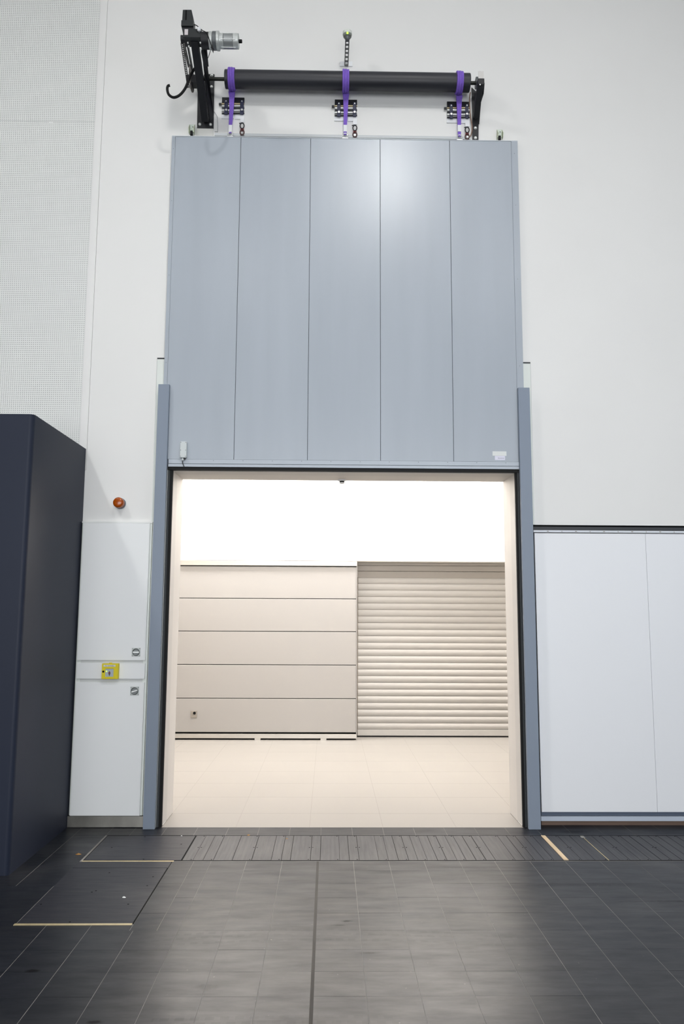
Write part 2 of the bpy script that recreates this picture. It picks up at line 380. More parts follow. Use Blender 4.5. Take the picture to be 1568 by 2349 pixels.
# deck strip in front of the opening: boards running towards the wall
DY0, DY1 = 5.812, 6.432
bx = [416.6, 441, 464, 488, 531, 576, 621, 643.6, 665, 711, 734, 779, 801, 824, 869, 891, 914, 938, 959, 981, 1004, 1026, 1049, 1070, 1093, 1116, 1138, 1183, 1206, 1228, 1250, 1272]
def fx(px, py):
    d = fwd + rt*((px-W/2)/FPX) - up*((py-H/2)/FPX); return (EYE+d*(-EYE.z/d.z)).x
bx = [fx(p, 1975.5) for p in bx]
wide = {488, 665}
bds = list(zip(bx[:-1], bx[1:]))
bds += [(bx[-1], 1.684)]
xx = 1.722
for wdt in (.093, .093, .094): bds.append((xx, xx+wdt)); xx += wdt+.0005
xx = 2.011
while xx < 5.0: bds.append((xx, xx+.0745)); xx += .0745
scr = MB()
for i, (a, b) in enumerate(bds):
    g = random.choice([.0025, .003, .004, .005])
    tile(a, b, DY0+.004, DY1-.004, g, deckm, 'board', top=.0010)
    if i % 2 == 0:
        for yy in (DY0+.02, DY1-.02): scr.cyl((b-.014, yy, -.002), (b-.014, yy, .0018), .005, 8)
    if i % 4 in (0, 1): scr.cyl((b-.012 if i % 4 == 0 else a+.012, 6.12, -.002), (b-.012 if i % 4 == 0 else a+.012, 6.12, .0018), .005, 8)
o = part('screw_head', scr, gapm, floor); o['kind'] = 'stuff'
part('deck_bed', MB().box(-1.72, 5.0, DY0-.006, DY1+.008, -.02, -.0004), gapm, floor)
solo('wood_strip', MB().box(1.686, 1.7195, DY0+.005, DY1-.003, -.004, .004), pine, 'bare pine strip let into the dark floor right of the door', 'strip', (1.70, 6.1, 0), bevel=.001)
b1 = MB().box(2.0035, 2.0095, DY0+.005, DY1-.07, -.004, .0012)
solo('metal_strip', b1, brass, 'thin brass strip running towards the wall right of the pine strip', 'strip', (2.006, 6.1, 0))
solo('tape_scrap', MB().box(1.99, 2.02, DY1-.065, DY1-.005, .0002, .0012), mat('grey_tape', (150, 148, 142), .7), 'small grey scrap at the wall end of the thin brass strip', 'scrap', (2.0, 6.4, 0))
# hatches
h = thing('floor_hatch', 'smaller dark floor hatch beside the cabinet, behind the brass edge', 'hatch', (-1.38, 6.12, 0), 'floor hatches')
part('cover_plate', MB().box(-1.714, -1.032, 5.822, 6.424, -.012, .0008), hatchm, h, .001)
s_ = MB()
for (x, y) in [(-1.60, 6.12), (-1.10, 6.20), (-1.42, 6.40), (-1.3, 5.84)]: s_.cyl((x, y, -.003), (x, y, .0014), .006, 8)
part('screw_head', s_, gapm, h)['kind'] = 'stuff'
h = thing('floor_hatch', 'larger dark floor hatch with a brass edge nearer the camera', 'hatch', (-1.41, 5.23, 0), 'floor hatches')
part('cover_plate', MB().box(-1.742, -1.094, 4.690, 5.650, -.012, .0008), hatchm, h, .001)
part('cover_strip', MB().box(-1.742, -1.090, 5.654, 5.786, -.012, .0009), hatchm, h, .001)
part('edge_gap', MB().box(-1.0945, -1.085, 4.68, 5.79, -.02, -.0004), gapm, h)
s_ = MB()
for (x, y) in [(-1.46, 5.55), (-1.15, 5.47), (-1.45, 5.21), (-1.468, 5.185), (-1.19, 4.98), (-1.71, 4.98), (-1.45, 4.71), (-1.15, 5.30)]: s_.cyl((x, y, -.003), (x, y, .0014), .006, 8)
part('screw_head', s_, gapm, h)['kind'] = 'stuff'
solo('metal_strip', MB().box(-1.722, -1.078, 5.790, 5.808, -.004, .0015), brass, 'pale brass strip between the two floor hatches', 'strip', (-1.4, 5.8, 0))
solo('metal_strip', MB().box(-1.750, -1.092, 4.664, 4.686, -.004, .0025), brass, 'pale brass strip along the front edge of the larger hatch', 'strip', (-1.4, 4.675, 0))
# litter
def blob(x, y, r, h_, seg=7):
    mb = MB(); vs = [(x+r*random.uniform(.7, 1.1)*math.cos(6.283*k/seg), y+r*random.uniform(.6, 1.)*math.sin(6.283*k/seg), .0003) for k in range(seg)]
    return mb.add(vs+[(x, y, h_)], [(k, (k+1) % seg, seg) for k in range(seg)]+[tuple(range(seg-1, -1, -1))])
solo('chalk_piece', blob(-1.245, 5.093, .014, .008), pebm, 'small white crumb lying on the larger floor hatch', 'crumb', (-1.245, 5.093, 0))
solo('dry_leaf', blob(-1.795, 5.955, .022, .010), leafb, 'brown dry leaf bit on the tiles near the navy block', 'leaf', (-1.795, 5.955, 0))
solo('dry_leaf', blob(-.618, 6.445, .016, .007), leafb, 'ochre leaf bit at the upper edge of the deck strip', 'leaf', (-.618, 6.445, 0))
solo('dry_leaf', blob(-.312, 6.345, .013, .006), leafb, 'ochre leaf bit lying on the deck boards', 'leaf', (-.312, 6.345, 0))
solo('chalk_piece', blob(-1.14, 6.425, .008, .005), pebm, 'tiny white crumb at the back edge of the smaller hatch', 'crumb', (-1.14, 6.425, 0))

# ------------------------------------------------------------------ bright room behind
rf = MB().box(-5, 5.5, 6.668, 12.2, -.12, -.001)
struct('floor_room', rf, creamg)
rfm = bpy.data.objects['floor_room']
mts = {}
def rtile(x0, x1, y0, y1):
    g = .0016; w_ = round(x1-x0-g, 4); d_ = round(y1-y0-g, 4)
    if (w_, d_) not in mts: mts[(w_, d_)] = MB().box(-w_/2, w_/2, -d_/2, d_/2, -.01, 0).mesh('tile', creamf)
    inst('tile', mts[(w_, d_)], rfm, ((x0+x1)/2, (y0+y1)/2, 0))
xs = [-1.345, -.745, -.145, .455, 1.055, 1.602]
for i in range(5): rtile(xs[i], xs[i+1], 6.670, 7.115)
xs = [-4.945+.6*k for k in range(18)]; ys = [7.115+.6*k for k in range(8)]
for i in range(len(xs)-1):
    for j in range(len(ys)-1): rtile(xs[i], xs[i+1], ys[j], ys[j+1])
RC = 4.3
struct('wall_room_left', MB().box(-5.2, -5, RY, 12.2, 0, RC), creamw)
struct('wall_room_right', MB().box(5.5, 5.7, RY, 12.2, 0, RC), creamw)
struct('ceiling_room', MB().box(-5.2, 5.7, RY, 12.2, RC, RC+.1), creamw)
struct('wall_room_back', MB().box(-5, 5.5, 11.02, 11.6, 2.455, RC).box(-5, .40, 11.12, 11.6, 0, 2.455).box(.40, 5.5, 11.42, 11.6, 0, 2.455), creamw)
struct('wall_room_front', MB().box(-5, JL-.004, RY, RY+.01, 0, RC).box(JR+.004, 5.5, RY, RY+.01, 0, RC).box(JL-.004, JR+.004, RY, RY+.01, DZ+.02, RC), creamw)
c = thing('wall_cladding', 'cream wall cladding of five wide horizontal panels in the bright room', 'cladding', (-2, 11.04, 0))
zz = [2.372, 1.919, 1.4645, 1.007, .551, .104]
for i in range(5): part('panel', MB().box(-4.9, .385, 11.04, 11.09, zz[i+1]+(.009 if i < 4 else .0), zz[i]), cream, c, .003)
part('top_rail', MB().box(-4.9, .395, 11.015, 11.09, 2.382, 2.450), ralu, c, .004)
part('bottom_rail', MB().box(-4.9, .395, 11.03, 11.09, .022, .080), ralu, c, .003)
part('end_post', MB().box(.387, .397, 11.035, 11.30, 0.02, 2.378), cream, c)
part('recess_board', MB().box(-4.9, .385, 11.085, 11.10, 0.0, 2.45), gapm, c)
for x in (-.96, -.06): part('foot', MB().box(x-.04, x+.04, 11.025, 11.08, 0.001, .022), ralu, c)
k = thing('wall_socket', 'small square beige wall plate with a dark round hole on the lowest panel', 'socket', (-1.835, 11.03, .34))
part('cover_plate', MB().box(-1.880, -1.795, 11.028, 11.040, .295, .390), mat('socket_beige', (140, 133, 124), .5), k, .003)
part('plug_hole', MB().cyl((-1.829, 11.0275, .358), (-1.829, 11.022, .358), .019, 16), gapm, k)
r = thing('roller_shutter', 'closed cream roller shutter with curved horizontal slats', 'shutter', (1.9, 11.31, 0))
n = 23; z0, z1_ = .102, 2.233; p = (z1_-z0)/(n-.12)
prof = []
for q in range(9):
    u = q/8; prof.append((-.016*math.sin(math.pi*min(1, u*1.0))**.75 if 0 < u < 1 else 0, u*(p-.004)))
pl = [(.42, 11.325+a, b) for a, b in prof]+[(.42, 11.335, p-.004), (.42, 11.335, 0)]
ms = MB(); ms.prism(pl, (3.0, 0, 0)); ms.sm = True; sm_ = ms.mesh('slat', shut, (1.9, 11.31, 0))
for i in range(n): inst('slat', sm_, r, (0, 0, z0+i*p))
part('curtain_backing', MB().box(.41, 3.43, 11.336, 11.35, .1, 2.24), mat('shutter_joint', (150, 140, 128), .6), r)
part('head_rail', MB().box(.405, 3.45, 11.30, 11.36, 2.412, 2.452), mat('shutter_head', (154, 149, 143), .5), r, .003)
part('head_rail', MB().box(.405, 3.45, 11.31, 11.36, 2.331, 2.409), MATS['shutter_head'], r, .003)
part('head_rail', MB().box(.405, 3.45, 11.316, 11.36, 2.236, 2.326), MATS['shutter_head'], r, .003)
part('bottom_bar', MB().box(.415, 3.43, 11.305, 11.345, .020, .100), shut, r, .004)
part('floor_seal', MB().box(.415, 3.43, 11.312, 11.34, .0005, .020), rubber, r)
# ------------------------------------------------------------------ door lining
j = struct('door_1', MB().box(JL-.004, JL, WY-.008, 6.858, .012, DZ).box(JR, JR+.004, WY-.008, 6.858, .012, DZ).box(JL-.004, JR+.004, WY-.008, 6.858, DZ, DZ+.004), mat('jamb_front', (194, 191, 188), .5, spec=.3))
part('lining', MB().box(JL-.006, JL-.001, 6.862, RY+.012, .004, DZ+.004), jambm, j)
part('lining', MB().box(JR+.001, JR+.006, 6.862, RY+.012, .004, DZ+.004), jambm, j)
part('lining', MB().box(JL-.006, JR+.006, 6.862, RY+.012, DZ+.001, DZ+.006), jambm, j)
part('joint', MB().box(JL-.008, JL-.0045, 6.85, 6.87, .004, DZ), gapm, j)
part('joint', MB().box(JR+.0045, JR+.008, 6.85, 6.87, .004, DZ), gapm, j)
part('joint', MB().box(JL, JR, 6.85, 6.87, DZ+.0045, DZ+.008), gapm, j)
d = thing('motion_detector', 'small round detector under the middle of the door head', 'detector', (.113, 7.085, DZ))
part('base', MB().lathe((.113, 7.085, DZ), (.113, 7.085, DZ-.1), [(0, .040), (.008, .038), (.012, .026)], 24), tagm, d)
part('sensor_band', MB().cyl((.113, 7.085, DZ-.012), (.113, 7.085, DZ-.024), .022, 24), gapm, d)
part('cap', MB().lathe((.113, 7.085, DZ-.024), (.113, 7.085, DZ-.1), [(0, .024), (.008, .022), (.014, .010)], 24), tagm, d)

# ------------------------------------------------------------------ guide posts left and right
def guide(side, xo, xi, xj, label, pxs, yref):
    g = thing('guide_post', label, 'post', ((xo+xi)/2, 6.65, 0), 'guide posts of the lifting door')
    a, b = sorted((xo, xi)); P = lambda n_, q0, q1, y0, y1, z1_, m: part(n_, MB().box(min(q0, q1), max(q0, q1), y0, y1, .002, z1_), m, g)
    part('front_cover', MB().box(a, b, 6.606, 6.646, .0005, 3.692), postm, g, .0015)
    c0 = [at(p_, yref, Y_).x for p_, Y_ in pxs]
    s = 1 if side < 0 else -1
    # seal profiles stepping back towards the lining, seen in the gap between post and lining
    P('seal_profile', xi, c0[1], 6.650, 6.700, 2.949, slotm)
    P('light_bead', c0[1], c0[2], 6.652, 6.700, 2.949, alum)
    P('seal_profile', c0[2], c0[3], 6.664, 6.700, 2.949, brush)
    P('brush_strip', (c0[2]+c0[3])/2-.001, (c0[2]+c0[3])/2+.001, 6.656, 6.700, 2.949, mat('bead_grey', (92, 96, 98), .5))
    P('rubber_seal', c0[3], xj-s*.0005, 6.668, 6.700, 2.949, rubber)
    return g
guide(-1, -1.485, -1.391, JL, 'tall grey blue guide post left of the opening', [(365, 6.65), (367.3, 6.65), (369.2, 6.652), (374.7, 6.664)], 1550)
guide(1, 1.735, 1.636, JR, 'tall grey blue guide post right of the opening', [(1205, 6.65), (1203.9, 6.65), (1201.3, 6.652), (1196, 6.664)], 1550)
g = thing('cable_channel', 'pale narrow channel rising behind the left guide post', 'channel', (-1.5, 6.69, 0))
part('cover', MB().box(-1.521, -1.40, 6.693, 6.6995, 2.5, 3.944), mat('pale_channel', (226, 231, 226), .5), g)
part('top_gap', MB().box(-1.521, -1.40, 6.690, 6.6995, 3.944, 3.956), slotm, g)
part('edge_lip', MB().box(-1.524, -1.521, 6.690, 6.6995, 2.5, 3.956), alum, g)
part('cover', MB().box(-1.505, -1.40, 6.672, 6.6995, .002, 2.497), MATS['pale_channel'], g)
g = thing('cable_channel', 'pale narrow channel rising behind the right guide post', 'channel', (1.75, 6.69, 0))
part('cover', MB().box(1.655, 1.769, 6.693, 6.6995, 2.502, 3.937), MATS['pale_channel'], g)
part('top_gap', MB().box(1.655, 1.769, 6.690, 6.6995, 3.937, 3.949), slotm, g)
part('edge_lip', MB().box(1.769, 1.772, 6.690, 6.6995, 2.502, 3.949), alum, g)

# ------------------------------------------------------------------ lifting door leaf
D = thing('lifting_door', 'raised grey blue lifting door leaf of five tall metal panels', 'door', (.12, 6.67, 2.94))
sx = [-1.45, -.826, -.193, .439, 1.072, 1.695]
for i in range(5):
    a = sx[i]+(.032 if i == 0 else .002); b = sx[i+1]-(.06 if i == 4 else .002)
    part('panel', MB().box(a, b, 6.650, 6.678, 3.043, 6.018), leafm, D, .0012)
part('edge_trim', MB().box(-1.45, -1.419, 6.6485, 6.685, 3.005, 6.021), leafm, D, .0012)
part('edge_trim', MB().box(1.636, 1.695, 6.6485, 6.685, 3.005, 6.021), leafm, D, .0012)
part('core', MB().box(-1.44, 1.685, 6.660, 6.686, 2.985, 6.01), mat('leaf_seam', (84, 90, 98), .7), D)
part('top_cap', MB().box(-1.45, 1.695, 6.6475, 6.686, 6.019, 6.026), mat('leaf_cap', (196, 202, 208), .4), D)
railm = mat('leaf_rail', (182, 190, 199), .4, spec=.5, var=.02, scale=(2, 5, 5))
part('bottom_rail', MB().box(-1.385, 1.636, 6.645, 6.68, 3.004, 3.041), railm, D, .001)
part('bottom_rail', MB().box(-1.385, 1.636, 6.643, 6.68, 2.976, 3.000), railm, D, .001)
part('rubber_seal', MB().box(-1.390, 1.637, 6.650, 6.699, 2.9495, 2.976), rubber, D)
part('top_rail', MB().box(-1.07, 1.27, 6.679, 6.697, 6.052, 6.078), mat('pale_rail', (196, 200, 202), .45), D)
s_ = MB()
for i in range(12):
    x = -1.25+.252*i; s_.cyl((x, 6.6455, 3.031), (x, 6.6435, 3.031), .0035, 8)
for z in (3.12, 3.9, 4.7, 5.4, 5.9):
    for x in (-1.434, 1.664): s_.cyl((x, 6.649, z), (x, 6.647, z), .003, 8)
part('screw_head', s_, mat('screw_grey', (120, 126, 134), .5), D)['kind'] = 'stuff'
part('name_plate', MB().box(1.409, 1.530, 6.6475, 6.650, 3.094, 3.133), mat('plate_white', (222, 226, 224), .5), D)
pt = part('type_label', MB().box(1.428, 1.517, 6.6475, 6.650, 3.056, 3.093), mat('label_lilac', (222, 222, 236), .5), D)
s_ = MB().box(1.456, 1.462, 6.6470, 6.6475, 3.069, 3.078).box(1.463, 1.510, 6.6470, 6.6475, 3.070, 3.0745)
part('print', s_, mat('print_grey', (160, 160, 176), .6), pt)
# sensor box on the leaf
b = thing('sensor_box', 'pale grey slim sensor box with a cable gland, low on the door leaf', 'sensor', (-1.26, 6.63, 3.1))
pa = at(412.5, 1050.5, 6.63); pb = at(429, 1013.5, 6.63)
part('housing', MB().box(pa.x, pb.x, 6.612, 6.650, pa.z, pb.z), mat('sensor_grey', (206, 212, 213), .45), b, .005)
hp = b.children[0]
s_ = MB()
for x in (pa.x+.008, pb.x-.008):
    for z in (pa.z+.012, (pa.z+pb.z)/2-.005, pb.z-.008): s_.cyl((x, 6.6125, z), (x, 6.611, z), .003, 8)
part('screw_head', s_, slotm, hp)['kind'] = 'stuff'
part('cable_gland', MB().lathe((pa.x+.024, 6.63, pa.z), (pa.x+.024, 6.63, pa.z-.1), [(0, .007), (.012, .011), (.02, .011), (.024, .006)], 14), MATS['sensor_grey'], b)
part('plug', MB().cyl((pb.x-.022, 6.634, pa.z+.002), (pb.x-.022, 6.634, pa.z-.014), .011, 14), slotm, b)
part('cable', MB().tube([(pa.x+.024, 6.63, pa.z-.022), (pa.x+.022, 6.630, pa.z-.036), (pa.x+.028, 6.632, pa.z-.055), (pa.x+.036, 6.639, pa.z-.072)], .0035, 8), slotm, b)

# ------------------------------------------------------------------ right-hand wall panels
q = thing('wall_panel', 'tall smooth white wall panel right beside the right guide post', 'panel', (2.25, 6.71, .11), 'white wall panels')
part('face', MB().box(1.770, 2.731, 6.703, 6.73, .114, 2.428), panelw, q, .001)
q = thing('wall_panel', 'smooth white wall panel at the right edge of the photo', 'panel', (3.3, 6.71, .11), 'white wall panels')
part('face', MB().box(2.733, 3.95, 6.703, 6.73, .114, 2.428), panelw, q, .001)
q = thing('wall_panel', 'white wall panel outside the right edge of the photo', 'panel', (4.6, 6.71, .11), 'white wall panels')
part('face', MB().box(3.952, 5.17, 6.703, 6.73, .114, 2.428), panelw, q, .001)
q = struct('trim_1', MB().box(1.76, XR, 6.716, 6.768, 2.456, 2.500), gapm)
part('gap_shade', MB().box(1.753, 1.7695, 6.722, 6.768, .002, 2.44), gapm, q)  # dark strip standing in for the shade between post and panel
part('track_profile', MB().box(1.762, XR, 6.704, 6.72, 2.459, 2.485), slotm, q)
part('ledge', MB().box(1.762, XR, 6.700, 6.745, 2.436, 2.455), mat('ledge_pale', (214, 218, 224), .45), q)
s_ = MB()
for i in range(14):
    x = 1.885+.244*i; s_.box(x-.008, x+.008, 6.6985, 6.7, 2.443, 2.448); s_.box(x+.12, x+.124, 6.6985, 6.7, 2.440, 2.449)
part('slot_hole', s_, mat('slot_ochre', (128, 124, 104), .6), q)['kind'] = 'stuff'
q = struct('baseboard_right', MB().box(1.766, XR, 6.742, 6.768, .0, .036), brownw)
part('rail', MB().box(1.766, XR, 6.712, 6.766, .040, .076), mat('base_rail', (186, 196, 210), .4), q)
part('rail_gap', MB().box(1.766, XR, 6.728, 6.768, .080, .112), mat('base_gap', (92, 104, 122), .5), q)

# ------------------------------------------------------------------ navy block
nb = MB(); R_ = .035; x1_, y0_ = -2.11, 5.49; pts = [(-4.6, y0_), (-4.6, WY-.001), (x1_, WY-.001)]
for i in range(7):
    th = math.radians(-90*i/6); pts.append((x1_-R_+R_*math.cos(th), y0_+R_+R_*math.sin(th)))
nb.prism([(x, y, .0) for x, y in pts], (0, 0, 3.135)); nb.sm = True
solo('navy_block', nb, navy, 'large dark navy box like wall projection with a rounded corner at the left', 'wall block', (-3, 6.1, 0))

# ------------------------------------------------------------------ flush cabinet
cb = thing('wall_cabinet', 'tall narrow pale grey cabinet with two doors between navy block and left post', 'cabinet', (-1.81, 6.67, 0))
part('frame', MB().box(-2.100, -1.508, 6.668, 6.699, .092, 2.498), MATS['pale_channel'], cb, .001)
part('top_edge', MB().box(-2.102, -1.506, 6.662, 6.699, 2.488, 2.500), mat('cab_edge', (224, 226, 224), .5), cb)
d1 = part('door', MB().box(-2.088, -1.524, 6.652, 6.668, 1.338, 2.486), cabm, cb, .0015)
def lock(z, rot):
    a_ = MB().box(-1.636, -1.566, 6.6465, 6.652, z-.035, z+.035)
    l = part('lock', a_, mat('lock_plate', (176, 180, 178), .4, metal=.4), cb, .001, label='square metal lock plate')
    s = MB(); s.ring((-1.601, 6.645, z), .027, .0045); s.cyl((-1.601, 6.6475, z), (-1.601, 6.6445, z), .026, 24)
    for dx in (-.029, .029):
        for dz in (-.029, .029): s.cyl((-1.601+dx, 6.6470, z+dz), (-1.601+dx, 6.6455, z+dz), .0035, 8)
    part('lock_ring', s, mat('lock_grey', (120, 124, 124), .35, metal=.5), l)
    c_, si = math.cos(rot), math.sin(rot)
    t = MB().prism([(-1.601+u*c_-v*si, 6.636, z+u*si+v*c_) for u, v in [(-.025, -.005), (.025, -.005), (.025, .005), (-.025, .005)]], (0, .0085, 0))
    part('turn_knob', t, zinc, l, .001)
lock(1.405, 0); lock(1.088, math.radians(18))
part('door', MB().box(-2.088, -1.524, 6.652, 6.668, .094, 1.158), cabm, cb, .0015)
part('middle_panel', MB().box(-2.088, -1.524, 6.652, 6.668, 1.186, 1.314), cabm, cb, .0015)
gp = mat('cab_gap', (206, 208, 206), .7)
part('gap_rail', MB().box(-2.06, -1.545, 6.664, 6.669, 1.156, 1.188).box(-2.06, -1.545, 6.664, 6.669, 1.312, 1.340), gp, cb)
part('plinth', MB().box(-2.108, -1.488, 6.655, 6.699, .004, .090), steel, cb, .001, label='brushed steel plinth')
part('plinth_shadow_gap', MB().box(-2.108, -1.488, 6.662, 6.699, .0005, .0935), gapm, cb)
# yellow release box
yb = thing('call_point', 'yellow square push button box on the cabinet middle panel', 'button box', (-1.813, 6.64, 1.25))
X = lambda px_, Y_=6.615: at(px_, 1540, Y_).x
Z = lambda py_, Y_=6.615: at(252, py_, Y_).z
x0, x1, z0_, z1_ = X(233.2), X(271), Z(1557.8), Z(1522)
part('housing', MB().box(x0, x1, 6.618, 6.652, z0_, z1_), yellow, yb, .004)
wx0, wx1, wz0, wz1 = X(241.5), X(260.5), Z(1552.5), Z(1534)
part('door_frame', MB().box(x0+.001, wx0, 6.611, 6.619, z0_+.001, z1_-.001).box(wx1, x1-.001, 6.611, 6.619, z0_+.001, z1_-.001).box(wx0, wx1, 6.611, 6.619, z0_+.001, wz0).box(wx0, wx1, 6.611, 6.619, wz1, z1_-.001), yellow, yb, .0008)
part('window', MB().box(wx0, wx1, 6.6165, 6.6185, wz0, wz1), mat('call_window', (168, 178, 186), .25, spec=.5), yb, label='pale grey window')
part('latch', MB().cyl((X(252), 6.63, z1_-.001), (X(252), 6.63, z1_+.006), .012, 14), yellow, yb)
lx, lz = X(237.2), Z(1540.5)
part('key_lock', MB().cyl((lx, 6.6115, lz), (lx, 6.608, lz), .0085, 16), gapm, yb)
bx_, bz = X(251), Z(1543.5)
part('push_button', MB().cyl((bx_, 6.6165, bz), (bx_, 6.610, bz), .0085, 16), darkred, yb)
ar = MB().prism([(bx_-.007, 6.6145, bz-.006), (bx_+.007, 6.6145, bz-.006), (bx_+.001, 6.6145, bz-.026), (bx_-.001, 6.6145, bz-.026)], (0, .002, 0))
ar.prism([(bx_-.004, 6.6145, bz+.008), (bx_+.004, 6.6145, bz+.008), (bx_+.0005, 6.6145, bz+.016), (bx_-.0005, 6.6145, bz+.016)], (0, .002, 0))
part('arrow_mark', ar, slotm, yb)
part('status_light', MB().cyl((X(244.4), 6.6165, Z(1540)), (X(244.4), 6.614, Z(1540)), .005, 12), ledg, yb)
tp = part('text_label', MB().box(X(237.3), X(264.5), 6.6095, 6.6112, Z(1529.3), Z(1525)), mat('label_grey', (216, 216, 208), .5), yb)
tx = bpy.data.curves.new('lettering', 'FONT'); tx.body = 'Tor Schließen'; tx.size = .0135; tx.align_x = 'CENTER'; tx.align_y = 'CENTER'
to = bpy.data.objects.new('lettering', tx); dg = bpy.context.evaluated_depsgraph_get()
link(to); bpy.context.view_layer.update()
tme = bpy.data.meshes.new_from_object(to.evaluated_get(bpy.context.evaluated_depsgraph_get())); bpy.data.objects.remove(to)
tme.transform(Matrix.Rotation(math.pi/2, 4, 'X')); tme.transform(Matrix.Translation(Vector((X(251), 6.6092, Z(1527.2)))-ORG[yb.name]))
tme.materials.clear(); tme.materials.append(slotm)
to = bpy.data.objects.new('lettering', tme); link(to, tp)
# amber warning light
wl_ = thing('warning_light', 'round amber warning light on the white wall above the cabinet', 'light', (-1.79, 6.66, 2.66))
pc = at(275.5, 1155, 6.69); pf = at(274, 1154, 6.60)
part('base', MB().cyl((pc.x, WY, pc.z), (pc.x, 6.672, pc.z), .047, 28), mat('lamp_base_grey', (110, 114, 122), .5), wl_)
part('lens', MB().lathe((pc.x, 6.672, pc.z), (pc.x, 6.0, pc.z), [(0, .044), (.045, .045), (.053, .042), (.059, .034), (.062, .02), (.063, .002)], 28), amber, wl_)
part('reflector', MB().cyl((pc.x, 6.665, pc.z), (pc.x, 6.628, pc.z), .014, 16), mat('amber_core', (120, 52, 4), .4), wl_)

# ------------------------------------------------------------------ winding tube over the door
RYc = 6.56; rr = .0805
ta = at(516, 183.5, RYc); tb = at(1076.5, 188.5, RYc); tz = (ta.z+tb.z)/2
A_ = Vector((ta.x, RYc, tz)); B_ = Vector((tb.x, RYc, tz)); Lt = (B_-A_).length
wt = thing('winding_tube', 'long dark winding tube mounted across above the door leaf', 'tube', ((A_+B_)/2))
part('tube', MB().lathe(A_, B_, [(0, rr-.004), (.004, rr), (Lt-.004, rr), (Lt, rr-.004)], 40), tubem, wt, label='matt dark tube')
sl = at(427, 181, 6.42).x
part('shaft', MB().cyl((sl, RYc, tz), A_+Vector((.01, 0, 0)), .0165, 16), mat('shaft_dark', (42, 44, 38), .4, metal=.4), wt)
part('shaft', MB().cyl(B_-Vector((.01, 0, 0)), (B_.x+.085, RYc, tz), .0165, 16), MATS['shaft_dark'], wt)
# slings
for idx, (p0, pe, lab) in enumerate([(528.5, 528, 'violet lifting sling wrapped round the left end of the dark tube'),
                                 (793, 791.3, 'violet lifting sling wrapped round the middle of the dark tube'),
                                 (1056.5, 1053, 'violet lifting sling wrapped round the right end of the dark tube')]):
    xc = at(p0, 185, RYc-.09).x; xe = at(pe, 300, 6.655).x; xs_ = at(p0+(3 if idx == 0 else 0)-(4 if idx == 2 else 0), 215, 6.64).x
    g = thing('lifting_sling', lab, 'sling', (xc, RYc, tz), 'violet lifting slings')
    wd = .062; pr_ = [(0, rr+.001)]
    for b_ in range(3):
        t0 = b_*wd/3
        rad = rr+(.017 if b_ < 2 else .014)
        pr_ += [(t0+.001, rad-.003), (t0+.004, rad), (t0+wd/3-.003, rad), (t0+wd/3-.001, rad-.004)]
    pr_ += [(wd, rr+.001)]
    part('wrapped_band', MB().lathe((xc-wd/2, RYc, tz), (xc+wd, RYc, tz), pr_, 32), purple, g)
    # gathered tail leaving the back of the coil and running down to the leaf
    yb_ = RYc+rr+.010; zt = tz-.02; zl = 6.075
    st = MB()
    secs = [(xs_, yb_-.02, tz-.075, .030, .010), (xs_, yb_-.004, tz-.115, .024, .009), (xs_*.75+xe*.25, 6.655, zt*.55+zl*.45-.03, .0185, .006), (xe, 6.655, zl+.06, .0150, .003), (xe, 6.655, zl-.012, .014, .003)]
    vs = []
    for (x, y, z, hw, th) in secs: vs += [(x-hw, y-th, z), (x+hw, y-th, z), (x+hw, y+th, z), (x-hw, y+th, z)]
    fs = [(0, 1, 2, 3), tuple(reversed([16, 17, 18, 19]))]
    for i in range(4):
        for k_ in range(4): k2 = (k_+1) % 4; fs.append((i*4+k2, i*4+k_, i*4+4+k_, i*4+4+k2))
    st.add(vs, fs); part('strap', st, purple, g)
    ta_, tb_ = at(pe, 286.5, 6.65).z, at(pe, 301.5, 6.65).z
    part('white_tag', MB().box(xe-.0155, xe+.0155, 6.649, 6.6605, tb_, ta_), tagm, g, label='white tag')
    part('shackle', MB().ring((xe, 6.655, 6.055), .020, .0055, sz=1.15).box(xe-.026, xe+.026, 6.650, 6.660, 6.022, 6.034), zinc, g, label='bright steel shackle')

# ------------------------------------------------------------------ drive bracket (left)
db = thing('drive_bracket', 'black steel bracket with a slanting arm carrying the motor left of the tube', 'bracket', (-1.15, WY, 6.1))
pA = at(451.5, 294, 6.69); pB = at(491.5, 169, 6.69)
plate = MB().prism([at(451.5, 294, 6.688), at(489.5, 294.5, 6.688), at(491.5, 170, 6.688), at(468, 169.5, 6.688), at(453, 215, 6.688)], (0, .011, 0))
part('wall_plate', plate, blackp, db, .001)
part('spacer_plate', MB().box(at(450, 300, 6.69).x, at(488.5, 300, 6.69).x, 6.691, 6.699, at(460, 313, 6.69).z, at(460, 292, 6.69).z), mat('spacer_pale', (206, 206, 202), .6), db)
for (u, v) in [(458, 285), (482.5, 285.5), (485.5, 172.5), (485, 199)]: bolt(db, at(u, v, 6.685))
# slanting channel arm: wall foot -> motor carrier
f0, f1 = at(470.5, 276, 6.66), at(446, 92, 6.05)
def armx(t): return f0.lerp(f1, t)
part('arm', MB().bar(f0, f1, .062, .060), blackp, db, .003)
